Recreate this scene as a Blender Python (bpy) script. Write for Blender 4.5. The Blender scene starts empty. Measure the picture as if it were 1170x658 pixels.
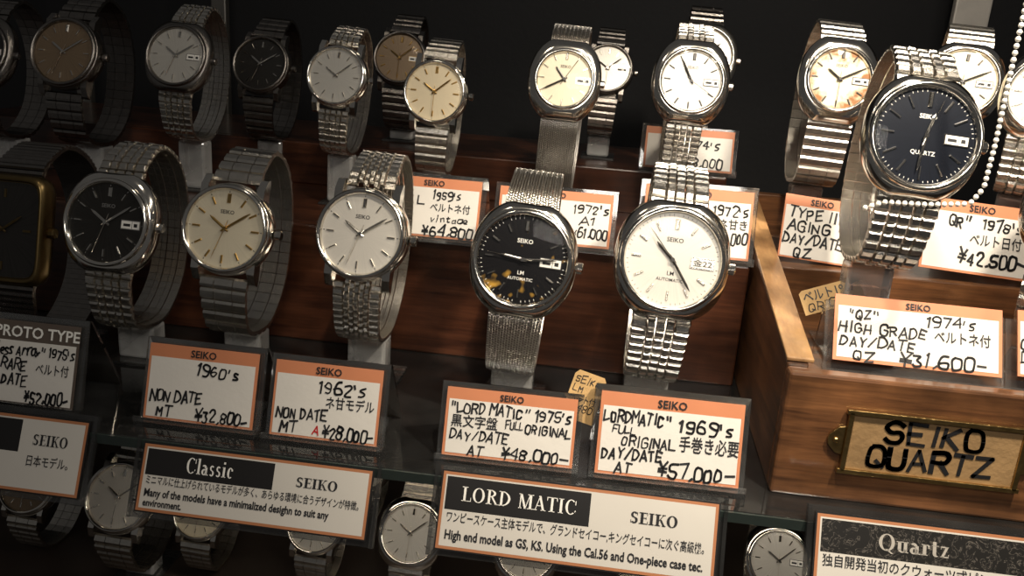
import bpy, math, random
from mathutils import Vector, Matrix
random.seed(11)
scene=bpy.context.scene
COL=scene.collection
# ---------------------------------------------------------------- camera
FPX=1000.0
yaw=math.radians(6); pit=math.radians(17); rol=math.radians(4)
Fv=Vector((-math.sin(yaw)*math.cos(pit), math.cos(yaw)*math.cos(pit), -math.sin(pit)))
R0=Vector((math.cos(yaw), math.sin(yaw),0)); U0=R0.cross(Fv)
Rv=R0*math.cos(rol)+U0*math.sin(rol); Uv=U0*math.cos(rol)-R0*math.sin(rol)
def ray(u,v): return Fv+Rv*((u-585)/FPX)-Uv*((v-329)/FPX)
def P(u,v,y):
    r=ray(u,v); return r*(y/r.y)
def Pz(u,v,z):
    r=ray(u,v); return r*(z/r.z)
def depth(p): return p.dot(Fv)
cd=bpy.data.cameras.new("camera"); cam=bpy.data.objects.new("camera",cd); COL.objects.link(cam)
cd.sensor_width=36; cd.lens=36*FPX/1170; cd.clip_start=0.05
cam.matrix_world=Matrix(((Rv.x,Uv.x,-Fv.x,0),(Rv.y,Uv.y,-Fv.y,0),(Rv.z,Uv.z,-Fv.z,0),(0,0,0,1)))
scene.camera=cam
# ---------------------------------------------------------------- materials
MC={}
def mat(name,col,metal=0.0,rough=0.5,noise=0.0,nscale=20.0,bump=0.0,bscale=200.0,coat=0.0,spec=0.5,stretch=None):
    if name in MC: return MC[name]
    m=bpy.data.materials.new(name); m.use_nodes=True; nt=m.node_tree; b=nt.nodes["Principled BSDF"]
    b.inputs["Base Color"].default_value=(*col,1); b.inputs["Metallic"].default_value=metal
    b.inputs["Roughness"].default_value=rough; b.inputs["Coat Weight"].default_value=coat
    b.inputs["Specular IOR Level"].default_value=spec
    tc=nt.nodes.new("ShaderNodeTexCoord"); mp=nt.nodes.new("ShaderNodeMapping")
    nt.links.new(tc.outputs["Object"],mp.inputs[0])
    if stretch: mp.inputs["Scale"].default_value=stretch
    n=nt.nodes.new("ShaderNodeTexNoise"); n.inputs["Scale"].default_value=nscale; n.inputs["Detail"].default_value=6
    nt.links.new(mp.outputs[0],n.inputs["Vector"])
    mx=nt.nodes.new("ShaderNodeMix"); mx.data_type='RGBA'
    mx.inputs[6].default_value=(*[c*(1-noise) for c in col],1)
    mx.inputs[7].default_value=(*[min(1,c*(1+noise)) for c in col],1)
    nt.links.new(n.outputs[0],mx.inputs[0]); nt.links.new(mx.outputs[2],b.inputs["Base Color"])
    if bump>0:
        n2=nt.nodes.new("ShaderNodeTexNoise"); n2.inputs["Scale"].default_value=bscale
        nt.links.new(mp.outputs[0],n2.inputs["Vector"])
        bp=nt.nodes.new("ShaderNodeBump"); bp.inputs["Strength"].default_value=bump; bp.inputs["Distance"].default_value=0.01
        nt.links.new(n2.outputs[0],bp.inputs["Height"]); nt.links.new(bp.outputs[0],b.inputs["Normal"])
    MC[name]=m; return m
def wood(name,c1,c2,axis='x',rough=0.35):
    if name in MC: return MC[name]
    m=bpy.data.materials.new(name); m.use_nodes=True; nt=m.node_tree; b=nt.nodes["Principled BSDF"]
    tc=nt.nodes.new("ShaderNodeTexCoord"); mp=nt.nodes.new("ShaderNodeMapping")
    mp.inputs["Scale"].default_value=(0.6,5,9) if axis=='x' else (6,0.6,9)
    n=nt.nodes.new("ShaderNodeTexNoise"); n.inputs["Scale"].default_value=3; n.inputs["Detail"].default_value=8; n.inputs["Distortion"].default_value=0.6
    w=nt.nodes.new("ShaderNodeTexNoise"); w.inputs["Scale"].default_value=14; w.inputs["Detail"].default_value=4
    ma=nt.nodes.new("ShaderNodeMath"); ma.operation='MULTIPLY_ADD'; ma.inputs[1].default_value=0.4
    cr=nt.nodes.new("ShaderNodeValToRGB"); cr.color_ramp.elements[0].position=.45; cr.color_ramp.elements[1].position=.95
    cr.color_ramp.elements[0].color=(*c1,1); cr.color_ramp.elements[1].color=(*c2,1)
    L=nt.links.new; L(tc.outputs["Object"],mp.inputs[0]); L(mp.outputs[0],n.inputs["Vector"]); L(mp.outputs[0],w.inputs["Vector"])
    L(w.outputs[0],ma.inputs[0]); L(n.outputs[0],ma.inputs[2]); L(ma.outputs[0],cr.inputs[0])
    wn=nt.nodes.new("ShaderNodeTexNoise"); wn.inputs["Scale"].default_value=3.5; wn.inputs["Detail"].default_value=8
    wr=nt.nodes.new("ShaderNodeMapRange"); wr.inputs[1].default_value=.35; wr.inputs[2].default_value=.65; wr.inputs[3].default_value=.5; wr.inputs[4].default_value=1.2
    vm=nt.nodes.new("ShaderNodeVectorMath"); vm.operation='SCALE'
    L(tc.outputs["Object"],wn.inputs["Vector"]); L(wn.outputs[0],wr.inputs[0]); L(cr.outputs[0],vm.inputs[0]); L(wr.outputs[0],vm.inputs["Scale"])
    L(vm.outputs[0],b.inputs["Base Color"])
    b.inputs["Roughness"].default_value=rough; b.inputs["Coat Weight"].default_value=0.5; b.inputs["Coat Roughness"].default_value=.18
    MC[name]=m; return m
def clear(name,tint=(0.95,0.96,0.96),base=0.04,k=0.6,rough=0.04,diff=0.0):
    if name in MC: return MC[name]
    m=bpy.data.materials.new(name); m.use_nodes=True; nt=m.node_tree; nt.nodes.clear()
    o=nt.nodes.new("ShaderNodeOutputMaterial"); t=nt.nodes.new("ShaderNodeBsdfTransparent"); t.inputs[0].default_value=(*tint,1)
    g=nt.nodes.new("ShaderNodeBsdfGlossy"); g.inputs["Roughness"].default_value=rough
    d=nt.nodes.new("ShaderNodeBsdfDiffuse"); d.inputs[0].default_value=(.85,.85,.83,1)
    fr=nt.nodes.new("ShaderNodeFresnel"); fr.inputs[0].default_value=1.5
    tc=nt.nodes.new("ShaderNodeTexCoord"); no=nt.nodes.new("ShaderNodeTexNoise"); no.inputs["Scale"].default_value=6
    ma=nt.nodes.new("ShaderNodeMath"); ma.operation='MULTIPLY_ADD'; ma.inputs[1].default_value=k; ma.inputs[2].default_value=base
    L=nt.links.new
    md=nt.nodes.new("ShaderNodeMixShader"); mm=nt.nodes.new("ShaderNodeMath"); mm.operation='MULTIPLY'; mm.inputs[1].default_value=diff
    L(tc.outputs["Object"],no.inputs["Vector"]); L(no.outputs[0],mm.inputs[0]); L(mm.outputs[0],md.inputs[0])
    L(t.outputs[0],md.inputs[1]); L(d.outputs[0],md.inputs[2])
    mx=nt.nodes.new("ShaderNodeMixShader"); L(fr.outputs[0],ma.inputs[0]); L(ma.outputs[0],mx.inputs[0])
    L(md.outputs[0],mx.inputs[1]); L(g.outputs[0],mx.inputs[2]); L(mx.outputs[0],o.inputs[0])
    MC[name]=m; return m
def sunray(name,c1,c2,metal=0.5,rough=0.35,spot=None,stain=None):
    """radially brushed dial"""
    if name in MC: return MC[name]
    m=bpy.data.materials.new(name); m.use_nodes=True; nt=m.node_tree; b=nt.nodes["Principled BSDF"]; L=nt.links.new
    tc=nt.nodes.new("ShaderNodeTexCoord"); g=nt.nodes.new("ShaderNodeTexGradient"); g.gradient_type='RADIAL'
    L(tc.outputs["Object"],g.inputs[0])
    n=nt.nodes.new("ShaderNodeTexNoise"); n.noise_dimensions='1D'; n.inputs["Scale"].default_value=90; n.inputs["Detail"].default_value=3
    L(g.outputs[0],n.inputs["W"])
    mx=nt.nodes.new("ShaderNodeMix"); mx.data_type='RGBA'; mx.inputs[6].default_value=(*c1,1); mx.inputs[7].default_value=(*c2,1)
    L(n.outputs[0],mx.inputs[0]); out=mx.outputs[2]
    if spot or stain:
        sp=nt.nodes.new("ShaderNodeSeparateXYZ"); L(tc.outputs["Object"],sp.inputs[0])
        nn=nt.nodes.new("ShaderNodeTexNoise"); nn.inputs["Scale"].default_value=34 if spot else 16; nn.inputs["Detail"].default_value=.5 if spot else 5
        L(tc.outputs["Object"],nn.inputs["Vector"])
        mr=nt.nodes.new("ShaderNodeMapRange")
        if spot:
            L(sp.outputs[1],mr.inputs[0]); mr.inputs[1].default_value=-0.03; mr.inputs[2].default_value=-0.08
        else:
            ln=nt.nodes.new("ShaderNodeVectorMath"); ln.operation='LENGTH'; L(tc.outputs["Object"],ln.inputs[0])
            L(ln.outputs["Value"],mr.inputs[0]); mr.inputs[1].default_value=0.08; mr.inputs[2].default_value=0.15
        mr.inputs[3].default_value=0; mr.inputs[4].default_value=1
        ad=nt.nodes.new("ShaderNodeMath"); ad.operation='MULTIPLY_ADD'; ad.inputs[1].default_value=.15 if spot else .27
        L(mr.outputs[0],ad.inputs[0]); L(nn.outputs[0],ad.inputs[2])
        cr=nt.nodes.new("ShaderNodeValToRGB"); cr.color_ramp.elements[0].position=.71 if spot else .62; cr.color_ramp.elements[1].position=.95 if spot else .80
        L(ad.outputs[0],cr.inputs[0])
        m2=nt.nodes.new("ShaderNodeMix"); m2.data_type='RGBA'; m2.inputs[7].default_value=(*(spot or stain),1)
        L(cr.outputs[0],m2.inputs[0]); L(out,m2.inputs[6]); out=m2.outputs[2]
    L(out,b.inputs["Base Color"]); b.inputs["Metallic"].default_value=metal; b.inputs["Roughness"].default_value=rough
    MC[name]=m; return m
STEEL=mat("polished_steel",(.84,.80,.73),1,.13,.08,30)
STEELB=mat("brushed_steel",(.72,.68,.61),1,.23,.2,60,.15,300)
STEELM=mat("soft_steel",(.56,.53,.48),1,.24,.2,60,.15,300)
MESHS=mat("woven_steel",(.46,.43,.39),1,.28,.2,60,.15,300)
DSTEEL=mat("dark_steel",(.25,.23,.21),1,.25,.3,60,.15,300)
HAND=mat("dark_hand",(.08,.075,.07),.6,.3,.1,30)
GOLD=mat("gold_plate",(.55,.36,.13),1,.28,.1,30)
DGOLD=mat("dimmed_gold",(.20,.14,.06),1,.35,.25,30)  # gold darkened in its colour to carry the dimness of the left corner
BRASS=mat("aged_brass",(.42,.28,.11),1,.33,.55,14,.4,40)
BLACKINK=mat("black_ink",(.010,.010,.012),0,.6,.3,30)
WHITEINK=mat("white_print",(.85,.83,.78),0,.6,.05,30)
CARD=mat("white_card",(.70,.67,.62),0,.6,.06,9,.05,60)
ORANGE=mat("salmon_print",(.56,.21,.10),0,.55,.08,12)
PROTO=mat("dark_brown_print",(.10,.075,.06),0,.55,.1,12)
SIGNW=mat("sign_paper",(.60,.57,.52),0,.5,.05,6)
SIGNB=mat("sign_black",(.012,.011,.011),0,.4,.2,6)
BROWNL=mat("copper_line",(.42,.17,.075),0,.5,.1,6)
KRAFT=mat("kraft_paper",(.46,.29,.12),0,.75,.28,12,.15,80)
KRAFTD=mat("aged_plate_paper",(.34,.21,.095),0,.6,.45,7,.2,50)
ACR=clear("clear_acrylic",(.96,.965,.965),.06,.95,.05,.06)
ACRB=clear("acrylic_block",(.95,.95,.94),.16,.9,.10,.75)
HOLD=clear("sign_acrylic",(.70,.70,.70),.03,.6,.05,.03)
XTAL=clear("watch_crystal",(.98,.98,.98),.0,.16,.02,0)
GLASS=clear("shelf_glass",(.36,.33,.29),.07,.95,.05,.03)
WOODR=wood("reddish_wood",(.028,.009,.005),(.105,.036,.016),rough=.3)
WOODB=wood("tray_wood",(.065,.026,.011),(.27,.115,.044))
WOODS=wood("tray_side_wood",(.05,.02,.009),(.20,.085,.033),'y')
WOODL=wood("pale_wood_edge",(.32,.16,.065),(.62,.36,.16),'y')
BLACKW=mat("black_backdrop",(.004,.004,.005),0,.7,.3,3,.1,30)
FLOORM=mat("dark_shelf_board",(.04,.03,.024),0,.35,.4,3)
def worn_black():
    m=bpy.data.materials.new("worn_black_film"); m.use_nodes=True; nt=m.node_tree; b=nt.nodes["Principled BSDF"]; L=nt.links.new
    tc=nt.nodes.new("ShaderNodeTexCoord"); n=nt.nodes.new("ShaderNodeTexNoise"); n.inputs["Scale"].default_value=26; n.inputs["Detail"].default_value=9; n.inputs["Distortion"].default_value=2.5
    cr=nt.nodes.new("ShaderNodeValToRGB"); e=cr.color_ramp.elements; e[0].position=.53;e[1].position=.555; e[0].color=(.012,.011,.010,1); e[1].color=(.13,.115,.10,1)
    x=cr.color_ramp.elements.new(.58); x.color=(.012,.011,.010,1)
    L(tc.outputs["Object"],n.inputs["Vector"]); L(n.outputs[0],cr.inputs[0]); L(cr.outputs[0],b.inputs["Base Color"]); b.inputs["Roughness"].default_value=.4
    return m
WORN=worn_black()
# ---------------------------------------------------------------- mesh builder
class MB:
    def __init__(s): s.v=[];s.f=[];s.m=[];s.sm=[]
    def add(s,vs,fs,m=0,M=None,sm=False):
        o=len(s.v)
        for p in vs:
            p=Vector(p); s.v.append(tuple(M@p) if M else tuple(p))
        for f in fs: s.f.append(tuple(i+o for i in f)); s.m.append(m); s.sm.append(sm)
    def box(s,c,d,m=0,M=None):
        x,y,z=c;a,b,e=d[0]/2,d[1]/2,d[2]/2
        vs=[(x-a,y-b,z-e),(x+a,y-b,z-e),(x+a,y+b,z-e),(x-a,y+b,z-e),(x-a,y-b,z+e),(x+a,y-b,z+e),(x+a,y+b,z+e),(x-a,y+b,z+e)]
        s.add(vs,[(3,2,1,0),(4,5,6,7),(0,1,5,4),(1,2,6,5),(2,3,7,6),(3,0,4,7)],m,M)
    def quad(s,x0,y0,x1,y1,z,m=0): s.add([(x0,y0,z),(x1,y0,z),(x1,y1,z),(x0,y1,z)],[(0,1,2,3)],m)
    def rings(s,rings,m=0,cap0=True,cap1=True,sm=True,M=None):
        n=len(rings[0]); vs=[p for r in rings for p in r]; fs=[]
        for i in range(len(rings)-1):
            for j in range(n):
                k=(j+1)%n; fs.append((i*n+j,i*n+k,(i+1)*n+k,(i+1)*n+j))
        s.add(vs,fs,m,M,sm)
        if cap0: s.add(rings[0],[tuple(range(n))[::-1]],m,M)
        if cap1: s.add(rings[-1],[tuple(range(n))],m,M)
    def lathe(s,prof,n=48,m=0,cap0=False,cap1=False,M=None,sm=True):
        s.rings([[(r*math.cos(2*math.pi*j/n),r*math.sin(2*math.pi*j/n),z) for j in range(n)] for r,z in prof],m,cap0,cap1,sm,M)
    def prism(s,pts,h0,h1,ax='x',m=0):
        n=len(pts)
        f=(lambda a,p:(a,p[0],p[1])) if ax=='x' else (lambda a,p:(p[0],p[1],a))
        vs=[f(h0,p) for p in pts]+[f(h1,p) for p in pts]
        s.add(vs,[tuple(range(n))[::-1],tuple(range(n,2*n))]+[(i,(i+1)%n,n+(i+1)%n,n+i) for i in range(n)],m)
    def obj(s,name,mats,parent=None,M=None,bevel=0):
        me=bpy.data.meshes.new(name); me.from_pydata(s.v,[],s.f)
        for mm in mats: me.materials.append(mm)
        me.polygons.foreach_set("material_index",s.m); me.polygons.foreach_set("use_smooth",s.sm); me.update()
        ob=bpy.data.objects.new(name,me); COL.objects.link(ob)
        if parent: ob.parent=parent
        if M is not None: ob.matrix_basis=M
        if bevel:
            b=ob.modifiers.new("bevel","BEVEL"); b.width=bevel; b.segments=2; b.limit_method='ANGLE'
        return ob
def empty(name,loc,label,cat,group=None,M=None):
    e=bpy.data.objects.new(name,None); e.empty_display_size=.05; COL.objects.link(e)
    if M is not None: e.matrix_basis=M
    else: e.location=loc
    e["label"]=label; e["category"]=cat
    if group: e["group"]=group
    return e
# ---------------------------------------------------------------- stroke lettering
GL={'A':"002640 1232",'B':"0006 063645443303 033342413000",'C':"4536160501103041",'D':"0006 062644422000",'E':"46060040 0333",'F':"460600 0333",
'G':"4536160501103041 414323",'H':"0006 4046 0343",'I':"2026",'J':"4641301001",'K':"0006 4603 1340",'L':"060040",'M':"0006234640",
'N':"00064046",'O':"160501103041453616",'P':"0006 063645443303",'Q':"160501103041453616 2240",'R':"0006 063645443303 2340",
'S':"453616050413334241301001",'T':"0646 2620",'U':"060110304146",'V':"062046",'W':"0610243046",'X':"0046 0640",'Y':"062346 2320",'Z':"06460040",
'0':"160501103041453616",'1':"152620",'2':"05163645440040",'3':"064624334241301001",'4':"30360242",'5':"460603334241301001",
'6':"3616030110304142331302",'7':"064620",'8':"163645443313040516 133342413010010213",'9':"4333130405163645413010",
'¥':"062346 2320 0343 0242","'":"1614",'"':"1614 3634",',':"2110",'-':"0343",'/':"0046",'.':"2021",'s':"3414031222312000",
'a':"34140301103134 3430",'e':"0232341403011030",'r':"0400 021434",'y':"0421 3400",'l':"1610",'u':"0401103134 3430",'v':"041034",
'i':"1410 1516",'n':"0400 03142430",'t':"161030 0434",'g':"34140301103134 343010",'o':"140301103031341404",'c':"341403011030",'z':"04340030",' ':""}
CURVY=set("CDGOQSUJBPR0235689acegosunrt")
def strokes(ch):
    out=[]
    for pl in GL[ch].split():
        out.append([(int(pl[i]),int(pl[i+1])) for i in range(0,len(pl)-1,2)])
    return out
def chaikin(p,it=2):
    for _ in range(it):
        q=[p[0]]
        for a,b in zip(p,p[1:]):
            q.append((a[0]*.75+b[0]*.25,a[1]*.75+b[1]*.25)); q.append((a[0]*.25+b[0]*.75,a[1]*.25+b[1]*.75))
        q.append(p[-1]); p=q
    return p
def seg(mb,a,b,w,z,m,w2=None):
    dx,dy=b[0]-a[0],b[1]-a[1]; l=math.hypot(dx,dy)
    if l<1e-9: return
    w2=w2 or w
    dx/=l;dy/=l; e=w*.35; nx,ny=-dy/2,dx/2
    a=(a[0]-dx*e,a[1]-dy*e); b=(b[0]+dx*e,b[1]+dy*e)
    mb.add([(a[0]-nx*w,a[1]-ny*w,z),(b[0]-nx*w2,b[1]-ny*w2,z),(b[0]+nx*w2,b[1]+ny*w2,z),(a[0]+nx*w,a[1]+ny*w,z)],[(0,1,2,3)],m)
def ink(mb,text,x,y,h,width=None,z=.004,m=0,wt=.175,jit=.36,slant=0.0):
    u=h/6
    adv=[(3.2 if c in "I1'.,li" else 2.8 if c==' ' else 5.5 if not c.islower() else 4.4) for c in text]
    tot=sum(adv)*u*.82; sx=u*.82*(width/tot if width else 1)
    cx=x; drift=random.uniform(-.25,.25)
    for i,(c,a) in enumerate(zip(text,adv)):
        off=(-.9 if c in "Il1i'" and a<3.5 else 0)
        dy0=random.uniform(-jit,jit)*1.6+drift*i*.25; rot=random.uniform(-1,1)*jit*.4; sc=1+random.uniform(-1,1)*jit*.4
        for pl in strokes(c):
            pts=[(px*sc+random.uniform(-jit,jit)+off-rot*(py-3)*.5,py*sc+random.uniform(-jit,jit)+dy0+rot*(px-2)) for px,py in pl]
            if c in CURVY and len(pts)>2: pts=chaikin(pts,2)
            w0=random.uniform(.85,1.35); w1=random.uniform(.65,1.1); n=len(pts)
            for k,(p,q) in enumerate(zip(pts,pts[1:])):
                wa=wt*h*(w0+(w1-w0)*k/n); wb=wt*h*(w0+(w1-w0)*(k+1)/n)
                seg(mb,(cx+(p[0]+slant*p[1])*sx,y+p[1]*u),(cx+(q[0]+slant*q[1])*sx,y+q[1]*u),wa,z,m,wb)
        cx+=a*sx
    return cx
# --- proper serif capitals (stems, hairlines, bowls); units: cap height 1
def bowl(mb,cx,cy,rx,ry,a0,a1,thick,thin,T,z,m,n=22):
    vs=[];fs=[]
    for i in range(n+1):
        a=math.radians(a0+(a1-a0)*i/n); c,s=math.cos(a),math.sin(a)
        vs.append((*T(cx+rx*c,cy+ry*s),z)); vs.append((*T(cx+(rx-thick)*c,cy+(ry-thin)*s),z))
    for i in range(n): fs.append((2*i,2*i+2,2*i+3,2*i+1) if a1<a0 else (2*i+1,2*i+3,2*i+2,2*i))
    mb.add(vs,[f for f in fs],m)
def serif(mb,text,x,y,h,width,z,m,k=1.0):
    TK,TN=.135*k,.045*k
    W={'L':.62,'O':.80,'R':.72,'D':.78,' ':.35,'M':.92,'A':.74,'T':.66,'I':.34,'C':.72,'S':.54,'E':.62,'K':.74,'l':.27,'a':.48,'s':.40,'i':.27,'c':.46,'Q':.80,'u':.54,'r':.40,'t':.33,'z':.44}
    tot=sum(W[c]+.07 for c in text); sx=width/tot; cx=0
    def P4(pts,o): mb.add([(*T(px+o,py),z) for px,py in pts],[tuple(range(len(pts)))],m)
    T=lambda px,py:(x+px*sx,y+py*h)
    def rect(o,x0,y0,x1,y1): P4([(x0,y0),(x1,y0),(x1,y1),(x0,y1)],o)
    def stem(o,xc,y0,y1,t=None,sl=True,st=True,w=.11):
        t=t or TK; rect(o,xc-t/2,y0,xc+t/2,y1)
        if sl: rect(o,xc-t/2-w,y0,xc+t/2+w,y0+TN)
        if st: rect(o,xc-t/2-w,y1-TN,xc+t/2+w,y1)
    def diag(o,x0,y0,x1,y1,t): P4([(x0-t/2,y0),(x0+t/2,y0),(x1+t/2,y1),(x1-t/2,y1)],o)
    def bw(o,cx_,cy,rx,ry,a0,a1,th=None,tn=None): bowl(mb,cx_+o,cy,rx,ry,a0,a1,th or TK,tn or TN,T,z,m)
    for c in text:
        o=cx; w=W[c]
        if c=='L': stem(o,.2,0,1); rect(o,.2,0,w,TN); P4([(w-.05,0),(w,0),(w,.28),(w-.03,.28)],o)
        elif c in 'OQ':
            bw(o,w/2,.5,w/2-.02,.515,0,360)
            if c=='Q': diag(o,w*.86,-.16,w*.5,.10,.12)
        elif c=='C': bw(o,w/2+.02,.5,w/2-.02,.515,50,310); P4([(w-.08,.66),(w-.03,.66),(w-.03,.98),(w-.08,.9)],o); P4([(w-.10,.14),(w-.03,.22),(w-.03,.30),(w-.08,.26)],o)
        elif c=='D': stem(o,.2,0,1); bw(o,.2,.5,w-.22,.5,-90,90)
        elif c=='R': stem(o,.2,0,1); bw(o,.22,.75,w-.32,.25,-90,90); diag(o,w-.03,0,.38,.52,.13); rect(o,w-.14,0,w+.06,TN)
        elif c=='M': stem(o,.13,0,1,TN*1.3,w=.07); stem(o,w-.15,0,1); diag(o,w/2,0,.16,1,.13); diag(o,w/2,0,w-.2,1,.05)
        elif c=='A': diag(o,.10,0,w/2,1,.05); diag(o,w-.12,0,w/2-.02,1,.14); rect(o,.2,.3,w-.25,.3+TN); rect(o,.0,0,.22,TN); rect(o,w-.28,0,w+.04,TN)
        elif c=='T': stem(o,w/2,0,1,st=False); rect(o,0,1-TN,w,1); P4([(0,.74),(.03,.74),(.07,1),(0,1)],o); P4([(w-.03,.74),(w,.74),(w,1),(w-.07,1)],o)
        elif c=='I': stem(o,w/2,0,1,w=.08)
        elif c=='S':
            bw(o,w/2,.74,w/2-.03,.26,30,270,TK*.8,TN*1.6); bw(o,w/2,.27,w/2-.02,.28,90,-150,TK*.9,TN*1.6); rect(o,w-.08,.72,w-.045,.98); rect(o,.02,.02,.055,.3)
        elif c=='E': stem(o,.2,0,1); rect(o,.2,0,w,TN); rect(o,.2,1-TN,w-.03,1); rect(o,.2,.49,w-.12,.49+TN); rect(o,w-.04,0,w,.26); rect(o,w-.07,.76,w-.03,1); rect(o,w-.14,.4,w-.11,.62)
        elif c=='K': stem(o,.2,0,1); diag(o,.25,.38,w-.12,1,.06); diag(o,w-.08,0,.40,.56,.14); rect(o,w-.22,0,w+.04,TN); rect(o,w-.24,1-TN,w,1)
        elif c=='l': stem(o,w/2,0,1.02,w=.07,st=False); P4([(.0,.96),(w/2,.98),(w/2,1.02),(0,.99)],o)
        elif c=='i': stem(o,w/2,0,.66,w=.07,st=False); P4([(.0,.61),(w/2,.62),(w/2,.66),(0,.64)],o); rect(o,w/2-.07,.84,w/2+.07,.98)
        elif c=='c': bw(o,w/2+.02,.33,w/2-.02,.345,50,310); rect(o,w-.14,.46,w-.03,.58)
        elif c=='a': stem(o,w-.14,0,.5,w=.0,sl=False,st=False); bw(o,w/2-.05,.46,.17,.2,0,150,TK,TN*1.4); bw(o,.2,.19,.19,.20,0,360,TK*.9,TN*1.3); rect(o,w-.14,0,w+.03,TN)
        elif c=='s': bw(o,w/2,.49,w/2-.05,.18,30,270,TK*.7,TN*1.5); bw(o,w/2,.17,w/2-.04,.19,90,-150,TK*.75,TN*1.5)
        elif c=='u': stem(o,.13,.15,.66,w=.06,sl=False); bw(o,w/2,.19,w/2-.07,.20,180,360,TK*.8,TN*1.6); stem(o,w-.13,0,.66,w=.06)
        elif c=='r': stem(o,.15,0,.66,w=.07); bw(o,.28,.46,.13,.2,0,120,TK*.7,TN*1.3); rect(o,.30,.42,.41,.54)
        elif c=='t': stem(o,.14,.12,.88,w=0,sl=False,st=False); rect(o,0,.62,w,.66); bw(o,.22,.14,.145,.15,180,320,TK,TN*1.3)
        elif c=='z': rect(o,.03,0,w-.03,TN*1.4); rect(o,.03,.66-TN*1.4,w-.05,.66); diag(o,.10,0,w-.10,.66,.13); rect(o,w-.06,0,w-.03,.2); rect(o,.03,.48,.06,.66)
        cx+=w+.07
def fontink(mb,text,x,y,h,width=None,z=.004,m=0,bold=0.0,center=False):
    cu=bpy.data.curves.new("t","FONT"); cu.body=text; cu.size=1; cu.resolution_u=2; cu.offset=bold
    ob=bpy.data.objects.new("t",cu); COL.objects.link(ob)
    dg=bpy.context.evaluated_depsgraph_get(); dg.update()
    me=bpy.data.meshes.new_from_object(ob.evaluated_get(dg))
    vs=[v.co.copy() for v in me.vertices]; fs=[tuple(p.vertices) for p in me.polygons]
    bpy.data.objects.remove(ob); bpy.data.curves.remove(cu); bpy.data.meshes.remove(me)
    if not vs: return
    x0=min(v.x for v in vs); x1=max(v.x for v in vs); s=h/.72; sx=width/(x1-x0) if width else s
    if center: x=x-(x1-x0)*sx/2
    mb.add([(x+(v.x-x0)*sx,y+v.y*s,z) for v in vs],fs,m)
def put(mb,it,w,h,z=.004):
    t,x,y,hh,ww=it[:5]; o=it[5] if len(it)>5 else {}
    X=-w/2+x*w; Y=y*h; W=ww*w if ww else None
    if o.get('serif'): serif(mb,t,X,Y,hh*h,W,z,o.get('m',0),o.get('k',1))
    elif all(c in GL for c in t) and not o.get('font'): ink(mb,t,X,Y,hh*h,W,z,o.get('m',0),o.get('wt',.17),o.get('jit',.38),o.get('slant',.10))
    else: fontink(mb,t,X,Y,hh*h,W,z,o.get('m',0),o.get('bold',.012))
def boardM(p,lean,rz,ry=0):
    return Matrix.Translation(p)@Matrix.Rotation(rz,4,'Z')@Matrix.Rotation(ry,4,'Y')@Matrix.Rotation(math.radians(90-lean),4,'X')
# ---------------------------------------------------------------- price tags
def price_tag(u,v,zs,wpx,hpx,items,label,lean=18,rz=0,y=None,ry=0,holder=True,head="SEIKO",hm=None,hk=.17,bl=.17):
    p=P(u,v,y) if y else Pz(u,v,zs)
    if y: p.z=max(p.z,zs)
    t=depth(p); w=wpx*t/1000; h=hpx*t/1000*1.03
    p.z+=.016
    root=empty("price_tag",None,label,"price tag","handwritten price tags",boardM(p,lean,math.radians(rz),math.radians(ry)))
    b=MB(); b.box((0,h/2,-.004),(w,h,.006),0); hd=h*hk; e=w*.022
    b.quad(-w/2+e,e,w/2-e,h-hd,.0,1)
    b.obj("card",[hm or ORANGE,CARD],root)
    L=MB()
    if head: fontink(L,head,0,h-hd*.80,hd*.56,None,.002,2 if hm else 0,.02,center=True)
    for it in items: put(L,it,w,h-hd,.002)
    L.obj("handwriting",[BLACKINK,mat("red_ink",(.5,.02,.02),0,.6),WHITEINK],root)
    if holder:
        hr=empty("tag_holder",None,"clear bent acrylic holder propping up a price tag","acrylic holder","acrylic tag holders",Matrix.Translation((p.x,p.y,zs))@Matrix.Rotation(math.radians(rz),4,'Z'))
        a=math.radians(lean); T=.008; W=w/2+.02; H=h*1.08
        off=.016
        def bk(l,o): return (off+math.sin(a)*l+o*math.cos(a), .010+math.cos(a)*l-o*math.sin(a))
        m1=MB()
        pts=[(-.022,.032),(-.030,.032),(-.030,0),(off+.02,0),bk(H,T),bk(H,0),bk(0.0,0),(-.022,.010)]
        m1.prism(pts,-W,W,'x',0); m1.obj("lip_sheet",[ACR],hr)
        m2=MB(); top=bk(H,T)
        m2.prism([top,(top[0]+.012,top[1]-.004),(top[0]+bl,.006),(top[0]+bl-.012,0)],-W,W,'x',0); m2.obj("back_leg",[ACR],hr)
    return root
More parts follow.
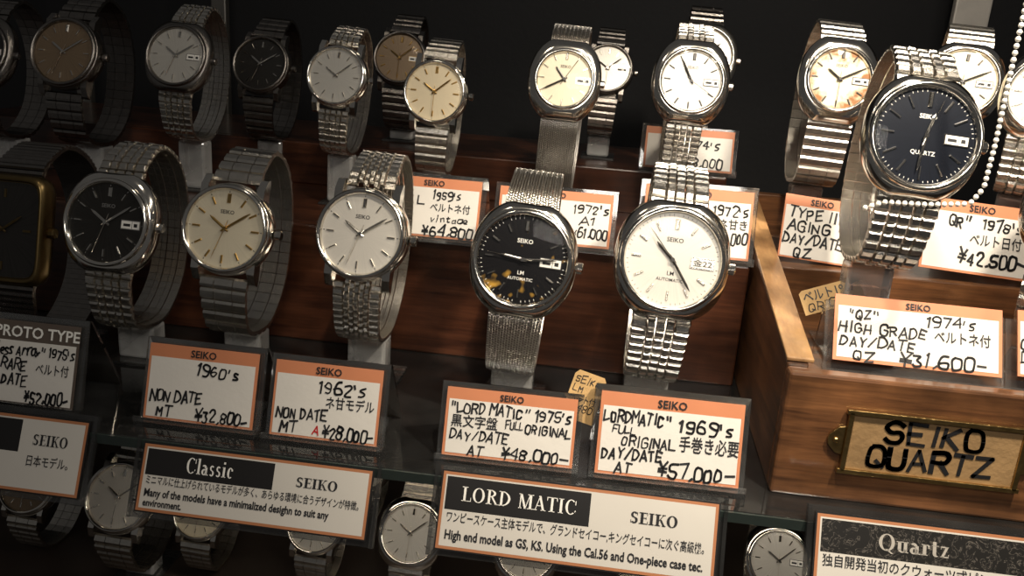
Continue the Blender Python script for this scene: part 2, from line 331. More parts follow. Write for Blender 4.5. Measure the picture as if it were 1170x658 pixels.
# ---------------------------------------------------------------- watches
def catmull(p,n=14):
    o=[]; q=[(2*p[0][0]-p[1][0],2*p[0][1]-p[1][1])]+p+[(2*p[-1][0]-p[-2][0],2*p[-1][1]-p[-2][1])]
    for i in range(1,len(q)-2):
        for k in range(n):
            t=k/n; f=[]
            for c in (0,1):
                a,b,cc,d=q[i-1][c],q[i][c],q[i+1][c],q[i+2][c]
                f.append(.5*(2*b+(cc-a)*t+(2*a-5*b+4*cc-d)*t*t+(3*b-a-3*cc+d)*t**3))
            o.append(tuple(f))
    o.append(p[-1]); return o
def resample(pl,step):
    d=[0]
    for a,b in zip(pl,pl[1:]): d.append(d[-1]+math.hypot(b[0]-a[0],b[1]-a[1]))
    n=max(4,round(d[-1]/step)); out=[]; j=0
    for i in range(n):
        s=(i+.5)*d[-1]/n
        while d[j+1]<s: j+=1
        a,b=pl[j],pl[j+1]; k=(s-d[j])/(d[j+1]-d[j]); l=math.hypot(b[0]-a[0],b[1]-a[1])
        out.append((a[0]+(b[0]-a[0])*k,a[1]+(b[1]-a[1])*k,(b[0]-a[0])/l,(b[1]-a[1])/l,s/d[-1]))
    return out,d[-1]/n
def outline(kind,n=96):
    o=[]
    for j in range(n):
        t=2*math.pi*j/n; c,s=math.cos(t),math.sin(t); cl=.206
        if kind=='cushion': a,b,e,cl=.19,.206,2.35,.196
        elif kind=='tonneau': a,b,e=.192,.225,2.2
        elif kind=='rect': a,b,e=.15,.20,7
        elif kind=='lord': a,b,e,cl=.190,.212,2.2,.200
        else: a,b,e=.182,.182,2
        r=(abs(c/a)**e+abs(s/b)**e)**(-1/e); x,y=r*c,r*s
        y=max(-cl,min(cl,y)); o.append((x,y))
    return o
def link_band(mb,smp,step,cols,w0,w1,th,h0,m=0,gap=.004,stag=False):
    for i,(cy,cz,ty,tz,s) in enumerate(smp):
        w=w0+(w1-w0)*math.sin(math.pi*s)**.6; ny,nz=-tz,ty; x=-w/2; tot=sum(cols)
        for ci,cf in enumerate(cols):
            cw=w*cf/tot; l=step*.93; sh=step*.5 if (stag and ci%2) else 0
            a0,a1=x+gap/2,x+cw-gap/2; x+=cw
            sec=[(-.5*l,-.5),(.5*l,-.5),(.5*l,.15),(.28*l,.5),(-.28*l,.5),(-.5*l,.15)]
            t2=th*(1.0 if (ci%2==0 or len(cols)<4) else 1.25)
            pts=[(cy+ty*(a+sh)+ny*b*t2, h0+cz+tz*(a+sh)+nz*b*t2) for a,b in sec]
            i0=(a1-a0)*.12 if len(cols)>4 else 0
            n=6; vs=[(a0+(i0 if k in (3,4) else 0),*p) for k,p in enumerate(pts)]+[(a1-(i0 if k in (3,4) else 0),*p) for k,p in enumerate(pts)]
            mb.add(vs,[tuple(range(n))[::-1],tuple(range(n,2*n))]+[(q,(q+1)%n,n+(q+1)%n,n+q) for q in range(n)],m)
COLS={'link3':[.3,.4,.3],'link5':[1.2,.8,1,.8,1.2],'fine':[1.3,.7,.8,.7,1.3],'bead':[1.6,.7,.7,.7,.7,.7,1.6],'mesh':[1]*19,'plain':[1],'link2':[1,1]}
STP={'link3':.05,'link5':.036,'fine':.029,'bead':.028,'mesh':.0095,'plain':.022,'link2':.045}
def watch(u,v,y,dpx,zs,label,case='round',band='link3',dial=None,bez=.172,rd=.150,mark=None,handm=None,time=(10,9,33),
          date=True,hero=False,tau=20,rz=0,ry=0,casem=None,bandm=None,drop=1.0,textm=None,logo=None,sub=None,bw=(.2,.16),stand=True,markr=.118,marklen=.032,sec=True,datetext=None,group="wristwatches on clear stands"):
    casem=casem or STEEL; bandm=bandm or STEELB; mark=mark or STEEL; handm=handm or mark; textm=textm or BLACKINK
    pc=P(u,v,y); s=dpx*depth(pc)/1000/.375
    h0=.475*drop
    zb=pc.z-h0*s
    if zb<zs+.004: zb=zs+.004
    xo=pc.x-h0*s*math.sin(math.radians(ry))
    M0=Matrix.Translation((xo,pc.y,zb))@Matrix.Rotation(math.radians(rz),4,'Z')@Matrix.Rotation(math.radians(ry),4,'Y')@Matrix.Scale(s,4)
    root=empty("wristwatch",None,label,"wristwatch",group,M0)
    T=math.radians(tau); Mc=Matrix.Translation((0,0,h0))@Matrix.Rotation(math.pi/2-T,4,'X')
    ol=outline(case); N=len(ol); cc=[(bez*math.cos(2*math.pi*j/N),bez*math.sin(2*math.pi*j/N)) for j in range(N)]
    b=MB(); R=lambda k,z:[(x*k,yy*k,z) for x,yy in ol]
    if case=='rect':
        b.rings([R(.88,-.05),R(.97,-.035),R(1,-.01),R(1,.025),R(.95,.042),R(.90,.048),R(.86,.034)],0)
    else:
        mixr=[(x*.35+cx*.65,yy*.35+cy*.65,.034) for (x,yy),(cx,cy) in zip(ol,cc)]
        b.rings([R(.84,-.055),R(.95,-.04),R(1,-.012),R(.998,.008),R(.985,.018),mixr,[(cx,cy,.040) for cx,cy in cc],[(cx*.85,cy*.85,.033) for cx,cy in cc]],0)
    if case=='round':
        for sx in (-1,1):
            for sy in (-1,1):
                a,c=sx*.098,sx*.128
                pr=[(.10,.02),(.165,.018),(.205,-.012),(.21,-.035),(.19,-.04),(.10,-.035)]
                vs=[(min(a,c),sy*p,q) for p,q in pr]+[(max(a,c),sy*p,q) for p,q in pr]
                b.add(vs,[tuple(range(6))[::-1],tuple(range(6,12))]+[(i,(i+1)%6,6+(i+1)%6,6+i) for i in range(6)],0)
    b.obj("case",[casem],root,Mc)
    if case!='rect':
        b=MB(); b.lathe([(bez,.036),(bez-.001,.050),(bez-.008,.058),(bez-.014,.057),(rd+.002,.047),(rd,.036)],64,0)
        b.obj("bezel",[casem],root,Mc)
    b=MB()
    if case=='rect': b.rings([[(x*.85,yy*.85,.034) for x,yy in ol],[(x*.85,yy*.85,.0375) for x,yy in ol]],0,sm=False)
    else: b.lathe([(rd,.034),(rd,.0375)],64,0,True,True,sm=False)
    dobj_m=[dial or sunray("silver_dial",(.52,.51,.48),(.72,.70,.66)),textm,mark,WHITEINK]
    zt=.0382
    for k in range(60):
        if not hero and k%5: continue
        if k%5==0 and hero: continue
        a=2*math.pi*k/60; r0,r1=rd-.010,rd-.004; c,sn=math.sin(a),math.cos(a); w=.0008 if hero else .0015
        if case=='rect': continue
        b.add([(c*r0-sn*w,sn*r0+c*w,zt),(c*r0+sn*w,sn*r0-c*w,zt),(c*r1+sn*w,sn*r1-c*w,zt),(c*r1-sn*w,sn*r1+c*w,zt)],[(0,1,2,3)],1)
    if logo: fontink(b,logo,0,.058,.015,None,zt,1,.015,center=True)
    if sub:
        for i,tx in enumerate(sub): fontink(b,tx,0,-.052-.020*i if i or len(sub)>1 else -.06,.011 if i else .014,None,zt,1,.008,center=True)
    def marker(k,mbx):
        a=2*math.pi*k/12; L=marklen*(1.15 if k==0 else 1); w=.0085 if k else .016; rr=markr
        if date and k==3: return False
        Mr=Matrix.Rotation(-a,4,'Z'); x=w/2; z0,z1=.0375,.0425
        vs=[(-x,rr-L/2,z0),(x,rr-L/2,z0),(x,rr+L/2,z0),(-x,rr+L/2,z0),(-x*.5,rr-L/2+.002,z1),(x*.5,rr-L/2+.002,z1),(x*.5,rr+L/2-.002,z1),(-x*.5,rr+L/2-.002,z1)]
        mbx.add(vs,[(4,5,6,7),(0,1,5,4),(1,2,6,5),(2,3,7,6),(3,0,4,7)],2 if mbx is b else 0,Mr); return True
    if not hero:
        if case=='rect':
            for sx,sy in ((0,1),(0,-1),(1,0),(-1,0)): b.box((sx*.09,sy*.13,.039),(.03 if sx else .008,.03 if sy else .008,.003),2)
        else:
            for k in range(12): marker(k,b)
    dob=b.obj("dial",dobj_m,root,Mc)
    if hero:
        for k in range(12):
            mm=MB()
            if marker(k,mm): mm.obj("hour_marker",[mark],dob)
    if date:
        b=MB(); b.box((.098,0,.0385),(.078,.036,.004),0); b.quad(.062,-.0145,.134,.0145,.0412,1)
        if datetext: fontink(b,datetext,.067,-.009,.018,.062,.0415,2,.01)
        else: b.quad(.104,-.0145,.1055,.0145,.0414,2); b.quad(.070,-.006,.098,.004,.0414,2); b.quad(.112,-.007,.126,.006,.0414,2)
        b.obj("date_window",[mark if mark!=BLACKINK else STEEL,WHITEINK,BLACKINK],root,Mc)
    hh,mi,se=time; sc=.75 if case=='rect' else 1
    for nm,ang,L,tail,w,z in (("hour_hand",(hh%12+mi/60)*30,.078*sc,.016,.0105,.0445),("minute_hand",mi*6,.118*sc,.018,.0085,.0475),("second_hand",se*6,.128*sc,.036,.0028,.050)):
        if nm=="second_hand" and not sec: continue
        b=MB(); Mr=Matrix.Rotation(-math.radians(ang),4,'Z')
        b.add([(-w*.35,-tail,z),(w*.35,-tail,z),(w*.5,0,z),(w*.5,L*.8,z),(w*.12,L,z),(-w*.12,L,z),(-w*.5,L*.8,z),(-w*.5,0,z),(0,-tail*.8,z+.0022),(0,0,z+.0025),(0,L*.85,z+.0022)],
              [(0,8,9,7),(7,9,10,6),(6,10,5),(0,1,8),(1,2,9,8),(2,3,10,9),(3,4,10),(4,5,10)],0,Mr)
        if nm=="second_hand": b.lathe([(.007,z-.001),(.007,z+.003)],16,0,False,True)
        b.obj(nm,[handm],root,Mc)
    b=MB(); Mx=Matrix.Translation((.185 if case!='rect' else .148,0,-.002))@Matrix.Rotation(math.pi/2,4,'Y')
    n=20; prof=[(.016,0),(.019,.006),(.019,.022),(.015,.026)]
    b.rings([[((r+(.0012 if j%2 else 0))*math.cos(2*math.pi*j/n),(r+(.0012 if j%2 else 0))*math.sin(2*math.pi*j/n),z) for j in range(n)] for r,z in prof],0,True,True,False,Mx)
    b.obj("crown",[casem],root,Mc)
    b=MB()
    if case=='rect': b.rings([[(x*.88,yy*.88,.050) for x,yy in ol],[(x*.8,yy*.8,.054) for x,yy in ol]],0,False,True)
    else: b.lathe([(rd+.006,.052),(rd-.02,.0565),(rd*.5,.060),(.004,.0612)],48,0,False,True)
    b.obj("crystal",[XTAL],root,Mc)
    S,C=math.sin(T),math.cos(T); e0=.178 if case!='round' else .185
    top=(S*e0+C*.020,C*e0-S*.020); bot=(-S*e0+C*.020,-C*e0-S*.020)
    bz=-.455*drop
    ctl=[top,(S*.26+.05,C*.235),(.26,.27),(.41,.17),(.475,-.05),(.42,-.30*drop),(.27,bz+.01),(.11,bz),(-.01,bz+.055),(bot[0]-.015,bot[1]-.07*drop),bot]
    smp,st=resample(catmull(ctl),STP[band])
    b=MB(); link_band(b,smp,st,COLS[band],bw[0],bw[1],.020 if band!='mesh' else .013,h0,0,gap=.003 if band!='mesh' else .0014,stag=band in('mesh','bead'))
    b.obj("bracelet",[bandm],root)
    if stand:
        loc=(M0@Vector((0,.2,0))); hgt=max(.0,(zb-zs))
        if hgt>.03:
            st_=empty("watch_stand",None,"clear acrylic watch stand holding up a wristwatch","watch stand","clear acrylic watch stands",Matrix.Translation((loc.x,loc.y,zs))@Matrix.Rotation(math.radians(rz),4,'Z'))
            bb=MB(); bb.box((0,.02,.006),(.24*s,.30*s,.012),0); bb.obj("base",[ACR],st_,bevel=.003)
            bb=MB(); bb.box((0,-.02,.012+(hgt-.010)/2),(.16*s,.11*s,hgt-.010),0); bb.obj("column",[ACRB],st_,bevel=.012)
    return root
# ================================================================ structure
GZ=-1.43; RZ=-.90; SZ=-.68; FZ=-3.1
def struct(name,c,d,m,bev=0):
    b=MB(); b.box((0,0,0),d,0); o=b.obj(name,[m],None,Matrix.Translation(c),bev); o["kind"]="structure"; return o
struct("floor",(0,3.2,FZ-.05),(12,6.4,.1),FLOORM)
struct("wall_back",(0,6.05,0),(12,.1,6.2),BLACKW)
gs=empty("glass_shelf",(0,2.5,GZ-.03),"thick dark-tinted glass shelf carrying watches and price tags","glass shelf")
b=MB(); b.box((0,1.74,.015),(7.6,3.46,.03),0); b.obj("glass_panel",[GLASS],gs,None,.004)
b=MB(); b.box((0,0,.015),(7.6,.008,.034),0); b.obj("front_edge",[mat("glass_edge_dark",(.03,.04,.036),0,.15,.3,8)],gs)
for (u,nm) in ((1108,"trim_1"),(252,"trim_2"),(92,"trim_3")):
    p=P(u,20,5.6); big=u>1000
    struct(nm,(p.x,5.6,0),(.20 if big else .10,.06,6.2),mat("post_metal",(.75,.7,.62) ,.3,.35,.2,10) if big else mat("post_dark",(.2,.19,.17),.8,.4,.2,10),.01)
bx0=P(893,480,2.66).x
xr=bx0-.02
def riser(name,lab,x0,x1,y0,y1,z0,z1,m):
    e=empty(name,((x0+x1)/2,y0,z0),lab,"display riser")
    W=x1-x0; b=MB(); b.box((0,.03,(z1-z0)/2),(W,.06,z1-z0),0); b.obj("front_board",[m],e,None,.008)
    b=MB(); b.box((0,.06+(y1-y0-.06)/2,(z1-z0)-.03),(W,y1-y0-.06,.06),0); b.obj("top_board",[m],e,None,.006)
    for sx in (-1,1):
        b=MB(); b.box((sx*(W/2-.03),.06+(y1-y0-.06)/2,(z1-z0-.06)/2),(.06,y1-y0-.06,z1-z0-.06),0); b.obj("side_board",[m],e,None,.004)
riser("wooden_riser","long dark reddish-brown wooden display step on the glass shelf",-3.5,xr,3.55,5.4,GZ,RZ,WOODR)
riser("wooden_riser","narrow reddish wooden step standing on the lower wooden step",-3.5,xr-.03,4.42,5.3,RZ,SZ,WOODR)
# ================================================================ box tray
bx1=bx0+1.75; by0,by1=2.66,4.35
box=empty("wooden_display_box",(bx0,by0,GZ),"open brown wooden tray box with brass name plate","wooden box")
zf=.43; zk=.70
b=MB(); b.box(((bx1-bx0)/2,.03,zf/2),(bx1-bx0,.06,zf),0); b.obj("front_board",[WOODB],box,None,.01)
def side(xx,m):
    b=MB(); b.prism([(.062,0),(by1-by0,0),(by1-by0,zk),(.062,zf+.01)],xx-.035,xx+.035,'x',0); return b.obj("side_board",[m],box,None,.006)
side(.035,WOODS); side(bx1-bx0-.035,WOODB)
b=MB()
b.prism([(.062,zf+.012),(by1-by0,zk+.002),(by1-by0,zk+.016),(.062,zf+.026)],-.002,.085,'x',0); b.obj("edge_strip",[WOODL],box,None,.004)
b=MB(); b.box(((bx1-bx0)/2,by1-by0+.03,zk/2),(bx1-bx0,.06,zk),0); b.obj("back_board",[WOODB],box,None,.006)
INZ1=-1.04; INZ2=-.87
b=MB(); b.box(((bx1-bx0)/2,.06+.37,INZ1-GZ-.02),(bx1-bx0-.14,.72,.04),0); b.obj("lower_step",[WOODB],box,None,.004)
b=MB(); b.box(((bx1-bx0)/2,.82+(by1-by0-.82)/2,(INZ2-GZ)/2),(bx1-bx0-.14,by1-by0-.83,INZ2-GZ),0); b.obj("upper_step",[WOODB],box,None,.004)
pc=P(1064,513,by0); px,pz=pc.x-bx0,pc.z-GZ; t=depth(pc); W=.190*t; H=.074*t
b=MB(); fw=.016
b.box((0,0,0),(W,H,.008),0)
for a_,c_,dx_,dy_ in ((0,H/2,W+2*fw,fw),(0,-H/2,W+2*fw,fw),(-W/2,0,fw,H),(W/2,0,fw,H)): b.box((a_,c_,.008),(dx_,dy_,.016),0)
for sx in (-1,1):
    b.prism([(sx*(W/2+.008),-.05),(sx*(W/2+.03),-.045),(sx*(W/2+.055),-.018),(sx*(W/2+.06),0),(sx*(W/2+.055),.018),(sx*(W/2+.03),.045),(sx*(W/2+.008),.05)][::sx],-.003,.006,'z',0)
    b.lathe([(.010,.006),(.010,.010),(.006,.013)],14,0,False,True,Matrix.Translation((sx*(W/2+.034),0,0)))
Mp=Matrix.Translation((px,-.006,pz))@Matrix.Rotation(math.pi/2,4,'X')
pl=b.obj("name_plate",[BRASS],box,Mp,.002)
b=MB(); b.quad(-W/2+.008,-H/2+.008,W/2-.008,H/2-.008,.006,0); b.obj("paper_insert",[KRAFTD],pl)
b=MB(); ink(b,"SEIKO",-W*.28,H*.07,H*.33,W*.58,.008,0,.20,.22); ink(b,"QUARTZ",-W*.36,-H*.38,H*.33,W*.74,.008,0,.20,.22); b.obj("hand_lettering",[BLACKINK],pl)
# ================================================================ signs
def sign(u,v,wpx,hpx,items,label,y=2.40,lean=24,hfrac=.47,sp=.5,rz=0,hmat=None):
    p=P(u,v,y); t=depth(p); w=wpx*t/1000; h=hpx*t/1000
    root=empty("sign_board",None,label,"sign board","printed category signs",boardM(p,lean,math.radians(rz)))
    b=MB(); b.box((0,h/2,-.005),(w,h,.008),3)
    e=.005; lw=.0095; z=.0002
    b.quad(-w/2+e,e,w/2-e,h-e,z,2)
    b.quad(-w/2+e+lw,e+lw,w/2-e-lw,h-e-lw,z*2,0)
    g=e+lw+.005
    b.quad(-w/2+g,h*(1-hfrac),-w/2+sp*w,h-g,z*3,1)
    b.obj("board",[SIGNW,hmat or SIGNB,BROWNL,SIGNB],root)
    L=MB()
    for it in items: put(L,it,w,h,.002)
    L.obj("lettering",[BLACKINK,WHITEINK,mat("faint_print",(.40,.37,.33),0,.6)],root)
    hr=empty("sign_holder",None,"clear acrylic sign holder hooked over the glass shelf edge","acrylic holder","acrylic sign holders",boardM(p,lean,math.radians(rz)))
    b=MB(); b.box((0,h/2,-.016),(w+.05,h+.04,.008),0)
    for sx in (-1,1): b.box((sx*(w/2+.018),h/2,-.006),(.012,h+.04,.012),0)
    b.obj("back_sheet",[HOLD],hr)
    return root
S1={'serif':True,'m':1,'k':1.1}; S0={'serif':True,'m':0,'k':1.45}; SB={'font':True,'bold':.028}; S2={'serif':True,'m':2,'k':1.2}
JP={'bold':.008}
sign(653,648,322,92,[("LORD MATIC",.08,.635,.18,.42,S1),("SEIKO",.69,.63,.14,.17,S0),
 ("ワンピースケース主体モデルで、グランドセイコー,キングセイコーに次ぐ高級機。",.035,.37,.105,.92,JP),("High end model as GS, KS. Using the Cal.56 and One-piece case tec.",.035,.15,.115,.92,SB)],"white printed sign, black header panel, copper border",sp=.545,hfrac=.49)
sign(283,601,276,80,[("Classic",.20,.63,.22,.21,S1),("SEIKO",.68,.63,.14,.18,S0),
 ("ミニマルに仕上げられているモデルが多く、あらゆる環境に合うデザインが特徴。",.035,.42,.10,.92,JP),("Many of the models have a minimalized desighn to suit any",.035,.24,.11,.80,SB),("environment.",.035,.10,.10,.17,SB)],"white printed sign, short black header, copper border",sp=.58,hfrac=.46)
sign(1080,694,300,90,[("Quartz",.24,.61,.21,.27,S2),
 ("独自開発当初のクウォーツ式ピン",.035,.34,.12,.62,JP)],"white printed sign with wide worn black header and copper border",sp=.97,hfrac=.5,hmat=WORN)
sign(4,560,180,88,[("SEIKO",.64,.62,.14,.24,S0),("日本モデル。",.62,.36,.11,.28,JP)],"white printed sign with copper border in the dim corner",sp=.55,hfrac=.49)
# ================================================================ front price tags
price_tag(578,532,GZ,150,76,[('"LORD MATIC" 1975\'s',.03,.78,.17,.94,{}),("黒文字盤",.05,.54,.17,.36,{}),("FULL",.47,.57,.12,.14,{}),("ORIGINAL",.62,.53,.15,.36,{}),("DAY/DATE",.05,.30,.16,.46,{}),("AT",.2,.05,.16,.13,{}),("¥48,000-",.46,.05,.18,.51,{})],"orange-headed card reading 48,000 in black marker",rz=1)
price_tag(760,554,GZ,163,92,[("LORDMATIC\"",.03,.78,.16,.48,{}),("1969's",.56,.73,.19,.39,{}),("FULL",.10,.62,.10,.17,{}),("ORIGINAL",.17,.45,.13,.38,{}),("手巻き必要",.57,.46,.18,.41,{}),("DAY/DATE",.04,.25,.15,.43,{}),("AT",.14,.05,.15,.13,{}),("¥57,000-",.44,.05,.19,.53,{})],"orange-headed card reading 57,000 in black marker",rz=1)
price_tag(368,508,GZ,126,84,[("1962's",.42,.76,.18,.45,{}),("ネ甘モデル",.5,.53,.15,.45,{}),("NON DATE",.05,.30,.16,.48,{}),("MT",.10,.06,.16,.16,{}),("A",.4,.06,.16,.09,{'m':1}),("¥28,000-",.50,.05,.18,.48,{})],"orange-headed white card reading 28,000 with a red mark")
price_tag(225,489,GZ,130,84,[("1960's",.45,.76,.17,.4,{}),("NON DATE",.05,.30,.16,.48,{}),("MT",.12,.06,.15,.15,{}),("¥32,800-",.48,.05,.18,.49,{})],"orange-headed white card reading 32,800")
price_tag(35,468,GZ,100,92,[("less Array\"",.03,.78,.16,.60,{}),("1975's",.66,.78,.15,.32,{}),("RARE",.10,.54,.16,.32,{}),("ベルト付",.52,.52,.14,.4,{}),("DATE",.12,.30,.16,.32,{}),("¥52,000-",.42,.05,.18,.54,{})],"white card with dark heading strip in the dim corner",head="PROTO TYPE",hm=PROTO,hk=.24)
price_tag(-80,456,GZ,100,84,[("DATE",.05,.30,.15,.3,{}),("MT",.12,.06,.15,.14,{})],"orange-headed card cut by the view edge")
price_tag(490,275,RZ,110,66,[("OPAL",.02,.66,.15,.42,{}),("1959's",.5,.78,.16,.30,{}),("ベルトネ付",.48,.54,.14,.42,{}),("AL",.12,.30,.16,.2,{}),("vintage",.5,.32,.12,.40,{}),("¥64,800",.42,.04,.2,.55,{})],"orange-headed card reading 64,800 on the wooden step")
price_tag(630,283,RZ,130,60,[("FULL",.3,.78,.12,.2,{}),("1972's",.66,.74,.18,.32,{}),("A1",.72,.48,.16,.15,{}),("¥61,000",.665,.20,.20,.32,{})],"orange-headed card reading 61,000 on the wooden step")
price_tag(792,297,RZ,122,76,[("15",.03,.76,.16,.1,{}),("1972's",.64,.76,.17,.33,{}),("ネ甘き",.7,.54,.14,.26,{}),("¥41,000",.66,.26,.19,.32,{})],"orange-headed card reading 41,000 half hidden by a watch")
price_tag(782,217,SZ,100,46,[("1974's",.45,.66,.22,.4,{}),("¥38,000",.4,.1,.26,.5,{})],"small orange-headed card at the back of the step",y=4.47)
price_tag(1046,426,INZ1,186,76,[('"QZ"',.08,.78,.18,.20,{}),("1974's",.55,.78,.17,.30,{}),("HIGH GRADE",.03,.53,.18,.54,{}),("ベルトネ付",.60,.52,.17,.33,{}),("DAY/DATE",.04,.28,.17,.46,{}),("QZ",.12,.04,.17,.14,{}),("¥31,600-",.40,.04,.21,.52,{})],"orange-bordered white card reading 31,600 behind the box front",lean=30,rz=-1,y=2.77,bl=.06)
price_tag(1226,442,INZ1,122,76,[("ON",.03,.5,.18,.2,{}),("DAY",.03,.26,.18,.3,{})],"orange-bordered white card cut by the view edge",lean=30,rz=-1,y=2.77,bl=.06)
price_tag(930,303,INZ2,84,72,[("TYPE II",.08,.78,.18,.66,{}),("AGING",.08,.53,.18,.58,{}),("DAY/DATE",.04,.28,.18,.82,{}),("QZ",.2,.03,.18,.26,{})],"orange-headed white card with four handwritten lines",lean=24,ry=4,holder=False)
price_tag(1112,318,INZ2,124,80,[('QR"',.22,.76,.18,.2,{}),("1978's",.52,.76,.17,.36,{}),("ベルト日付",.42,.50,.16,.46,{}),("¥42,500-",.34,.16,.22,.60,{})],"orange-headed white card reading 42,500",lean=20,holder=False,ry=3,y=3.50)
def kraft(u,v,zs,wpx,hpx,lean,ry,lines,label,y=None):
    p=P(u,v,y) if y else Pz(u,v,zs); t=depth(p); w=wpx*t/1000; h=hpx*t/1000; p.z=max(p.z,zs+.012)
    root=empty("kraft_tag",None,label,"paper tag","brown paper tags",boardM(p,lean,0,math.radians(ry)))
    b=MB(); pts=[(-w/2,0),(w/2,0),(w/2,h*.9),(w/2-.012,h),(-w/2+.012,h),(-w/2,h*.9)]
    b.prism(pts,-.003,0,'z',0); b.obj("card",[KRAFT],root)
    b=MB()
    for it in lines: put(b,it,w,h,.0015)
    b.obj("handwriting",[BLACKINK],root)
kraft(658,480,GZ,38,56,20,15,[("SEIKO",.08,.76,.13,.8,{'wt':.12}),("LM",.08,.56,.13,.35,{'wt':.12}),("ベルト付",.08,.38,.13,.8,{}),("16,480",.08,.2,.13,.8,{'wt':.12}),("AT",.12,.04,.12,.4,{'wt':.12})],"brown kraft paper tag tilted beside an acrylic holder",y=2.72)
kraft(955,352,INZ1,68,30,35,-22,[("ベルト1967",.05,.52,.36,.85,{}),("QR 0.21",.08,.08,.32,.8,{'wt':.12})],"brown kraft paper tag tilted at the box corner",y=2.98)
# ================================================================ watches
BLK=sunray("black_dial",(.006,.006,.008),(.014,.013,.013),.2,.2,spot=(.60,.34,.06))
SIL=sunray("silver_white_dial",(.66,.63,.57),(.78,.74,.67),.3,.38)
GRY=sunray("silver_grey_dial",(.48,.46,.42),(.64,.62,.57),.4,.35)
CRM=sunray("cream_dial",(.66,.56,.38),(.74,.64,.46),.15,.45)
IVR=sunray("ivory_dial",(.66,.59,.44),(.76,.69,.53),.2,.4)
STN=sunray("stained_dial",(.70,.61,.43),(.76,.68,.51),.1,.45,stain=(.26,.10,.02))
BLU=sunray("navy_dial",(.003,.0045,.009),(.006,.009,.018),.3,.3)
DRK=sunray("charcoal_dial",(.015,.014,.013),(.04,.037,.033),.4,.35)
BRN=sunray("bronze_dial",(.20,.14,.09),(.30,.22,.14),.5,.35)
watch(598,297,2.95,122,GZ,"steel wristwatch, black dial with yellow specks, mesh band",'lord','mesh',BLK,bez=.176,rd=.152,time=(9,14,46),hero=True,logo="SEIKO",sub=["LM","AUTOMATIC"],textm=WHITEINK,bw=(.20,.165),ry=3,tau=17,bandm=MESHS)
watch(767,297,2.95,129,GZ,"steel wristwatch, silver-white dial, steel link bracelet",'cushion','fine',SIL,bez=.174,rd=.154,time=(10,24,53),hero=True,logo="SEIKO",sub=["LM","AUTOMATIC"],bw=(.205,.175),ry=3,tau=17,datetext="金22",handm=HAND,mark=STEELB,bandm=STEELM)
watch(1052,158,2.84,131,INZ1,"steel wristwatch with navy blue dial and broad link bracelet",'lord','link5',BLU,bez=.180,rd=.155,time=(12,31,3),hero=True,logo="SEIKO",sub=["QUARTZ"],textm=WHITEINK,bw=(.22,.18),ry=4,tau=18,markr=.12,marklen=.045,bandm=STEELM)
watch(386,88,3.9,74,RZ,"steel wristwatch with plain silver dial and stick markers",'round','link5',GRY,date=False,time=(10,8,30),ry=3,sec=False,tau=16,bw=(.19,.15))
watch(498,106,3.9,78,RZ,"round steel wristwatch, cream dial with gold markers",'round','link3',CRM,mark=GOLD,date=False,time=(10,8,30),ry=2,tau=12,bw=(.19,.16))
watch(645,92,3.9,82,RZ,"tonneau steel wristwatch, ivory dial, long mesh band",'tonneau','mesh',IVR,rd=.135,bez=.158,time=(10,40,5),ry=2,tau=14,drop=1.36,logo="SEIKO",bw=(.2,.2),handm=HAND,bandm=MESHS)
watch(789,94,3.9,86,RZ,"cushion-case steel wristwatch, silver dial, link bracelet",'tonneau','fine',GRY,rd=.142,bez=.165,time=(10,55,20),ry=2,tau=14,drop=1.15,logo="SEIKO",mark=HAND,bw=(.19,.165),bandm=STEELM)
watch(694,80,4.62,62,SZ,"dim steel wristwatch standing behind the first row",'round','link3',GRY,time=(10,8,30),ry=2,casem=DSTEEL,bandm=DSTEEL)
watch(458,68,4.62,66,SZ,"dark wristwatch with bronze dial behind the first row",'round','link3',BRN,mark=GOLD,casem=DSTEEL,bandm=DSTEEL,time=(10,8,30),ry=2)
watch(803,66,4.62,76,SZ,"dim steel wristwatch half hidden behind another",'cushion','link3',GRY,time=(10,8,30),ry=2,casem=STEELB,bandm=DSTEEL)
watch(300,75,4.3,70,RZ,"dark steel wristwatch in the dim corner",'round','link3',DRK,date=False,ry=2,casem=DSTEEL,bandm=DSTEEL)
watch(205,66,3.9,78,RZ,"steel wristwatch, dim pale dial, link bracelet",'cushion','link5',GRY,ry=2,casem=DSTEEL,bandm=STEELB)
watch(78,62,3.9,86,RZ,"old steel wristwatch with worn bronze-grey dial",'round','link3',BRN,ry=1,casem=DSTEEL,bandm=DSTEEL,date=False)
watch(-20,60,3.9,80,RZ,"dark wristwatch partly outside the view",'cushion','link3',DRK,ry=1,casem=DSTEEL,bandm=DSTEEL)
watch(415,268,3.0,112,GZ,"round steel wristwatch, pale dial, beaded link bracelet",'round','bead',SIL,date=False,ry=2,tau=17,bw=(.2,.17),logo="SEIKO")
watch(262,262,3.0,110,GZ,"round steel wristwatch, ivory dial with gold markers",'round','link3',IVR,mark=GOLD,date=False,ry=2,tau=17,logo="SEIKO")
watch(128,255,3.0,110,GZ,"cushion steel wristwatch with charcoal dial",'cushion','link5',DRK,ry=1,tau=17,logo="SEIKO",textm=STEEL)
watch(12,262,3.0,118,GZ,"rectangular gold-rimmed wristwatch with charcoal dial",'rect','plain',DRK,ry=0,tau=14,casem=DGOLD,mark=DGOLD,date=False,sec=False,bandm=DSTEEL,bw=(.2,.17))
watch(957,92,3.72,88,INZ2,"steel wristwatch, cream dial stained brown at the rim",'tonneau','link3',STN,rd=.138,bez=.162,time=(10,10,30),ry=3,tau=14,drop=1.15,logo="SEIKO",mark=HAND,bw=(.22,.2),bandm=STEELM)
watch(1098,95,3.80,86,INZ2,"steel wristwatch with pale dial behind the blue-dial one",'cushion','link3',IVR,time=(10,10,30),ry=3,tau=14,mark=HAND,bw=(.22,.2),rz=-14)
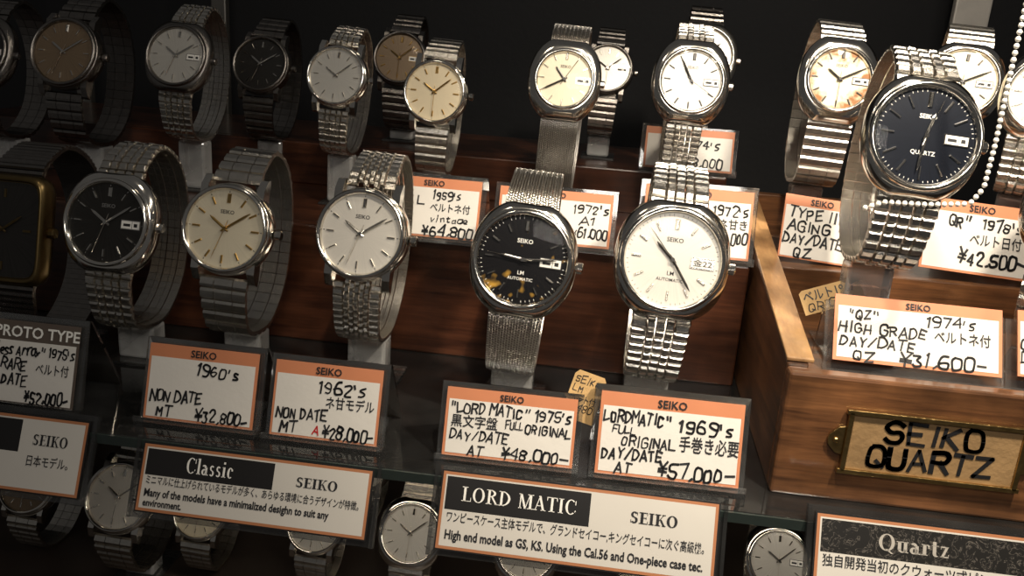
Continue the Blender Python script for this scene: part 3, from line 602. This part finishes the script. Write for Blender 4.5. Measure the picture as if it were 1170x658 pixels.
watch(1196,110,3.6,96,INZ2,"steel wristwatch with wide bracelet cut by the view edge",'cushion','link5',GRY,time=(10,10,30),ry=3,tau=14,bw=(.24,.2),rz=-22)
watch(1238,240,2.92,125,INZ1,"steel wristwatch with dark dial at the box edge",'cushion','link3',DRK,time=(10,10,30),ry=3,tau=14,bw=(.24,.2),rz=-30)
low=[(140,568,3.8,86,SIL,'round'),(232,600,4.0,68,IVR,'round'),(362,600,4.0,72,GRY,'round'),(470,612,4.0,76,GRY,'cushion'),(600,650,4.0,76,GRY,'cushion'),(738,648,4.0,78,IVR,'round'),(888,640,4.0,76,GRY,'cushion'),(40,600,4.0,70,BRN,'round'),(1010,650,4.0,74,GRY,'round'),(296,560,4.7,60,IVR,'round'),(418,570,4.7,60,SIL,'round')]
NM={'black_dial':'black','silver_white_dial':'silver-white','silver_grey_dial':'silver-grey','ivory_dial':'ivory','charcoal_dial':'charcoal','bronze_dial':'bronze'}
for i,(u,v,y,d,dm,cs) in enumerate(low):
    watch(u,v,y,d,FZ,"steel wristwatch with %s dial on the dim lower shelf"%NM[dm.name],cs,'link3',dm,ry=2,tau=32,date=i%2==0,time=(10,8,30),group="wristwatches on the lower shelf")
# ================================================================ bead string
pts=[(1178,-20),(1162,50),(1149,110),(1137,165),(1124,215),(1108,233),(1060,234),(1010,231),(986,238)]
pts3=[P(a,c_,2.62) for i,(a,c_) in enumerate(pts)]
b=MB(); step=.018
path=[]
for a,c_ in zip(pts3,pts3[1:]):
    n=max(1,int((c_-a).length/.003))
    for k in range(n): path.append(a.lerp(c_,k/n))
last=None
for q in path:
    if last is None or (q-last).length>=step:
        last=q
        rr=.008; b.lathe([(.002,-rr),(rr*.7,-rr*.7),(rr,0),(rr*.7,rr*.7),(.002,rr)],10,0,True,True,Matrix.Translation(q-pts3[-1]))
o=b.obj("bead_string",[mat("pearl_bead",(.92,.88,.80),.0,.2,.04,20,coat=.8)],None,Matrix.Translation(pts3[-1]))
o["label"]="string of small white pearl beads hanging beside the watches"; o["category"]="bead string"; o["kind"]="stuff"
# ================================================================ lights
def aim(o,loc,tgt):
    o.location=loc; d=Vector(tgt)-Vector(loc); o.rotation_euler=d.to_track_quat('-Z','Y').to_euler(); o["label"]="shop spotlight or added fill light for the display"; o["category"]="light"
def area(loc,tgt,power,size,col,sy=None):
    l=bpy.data.lights.new("light","AREA"); l.energy=power; l.size=size; l.color=col
    if sy: l.shape='RECTANGLE'; l.size_y=sy
    o=bpy.data.objects.new("added_fill_light",l); COL.objects.link(o); aim(o,loc,tgt)  # every area lamp is added, unseen fill, not a ceiling fixture
def spot(loc,tgt,power,ang,col,rad=.12,blend=1):
    l=bpy.data.lights.new("spot","SPOT"); l.energy=power; l.spot_size=math.radians(ang); l.spot_blend=blend; l.shadow_soft_size=rad; l.color=col
    o=bpy.data.objects.new("spotlight",l); COL.objects.link(o); aim(o,loc,tgt)
spot((1.5,1.5,2.0),(.85,3.1,-.8),730,72,(1,.88,.71))
spot((.2,1.6,2.2),(.42,3.3,-.9),430,58,(1,.88,.71),.1)
area((1.0,2.6,1.6),(.6,3.5,-.8),26,.25,(1,.90,.76))  # added small lamp, gives the polished steel highlights
area((-1.2,2.4,1.8),(-.8,3.6,-.6),5,.3,(1,.88,.72))  # added weak fill for the left side
area((.6,-2.2,2.4),(0.6,3.0,-.8),75,1.8,(1,.93,.84),1.0)  # added broad lamp behind the camera for the metal to reflect
area((0,3.4,-1.6),(0,4.0,-3.1),15,3.5,(1,.88,.72),.15)  # added strip under the glass shelf, brightens the lower row
w=bpy.data.worlds.new("world"); scene.world=w; w.use_nodes=True
w.node_tree.nodes["Background"].inputs[0].default_value=(.9,.87,.84,1); w.node_tree.nodes["Background"].inputs[1].default_value=.055
scene.view_settings.view_transform='Standard'
for o in list(COL.objects):
    if o.parent is None: o.matrix_basis=Matrix.Translation((0,0,-FZ))@o.matrix_basis
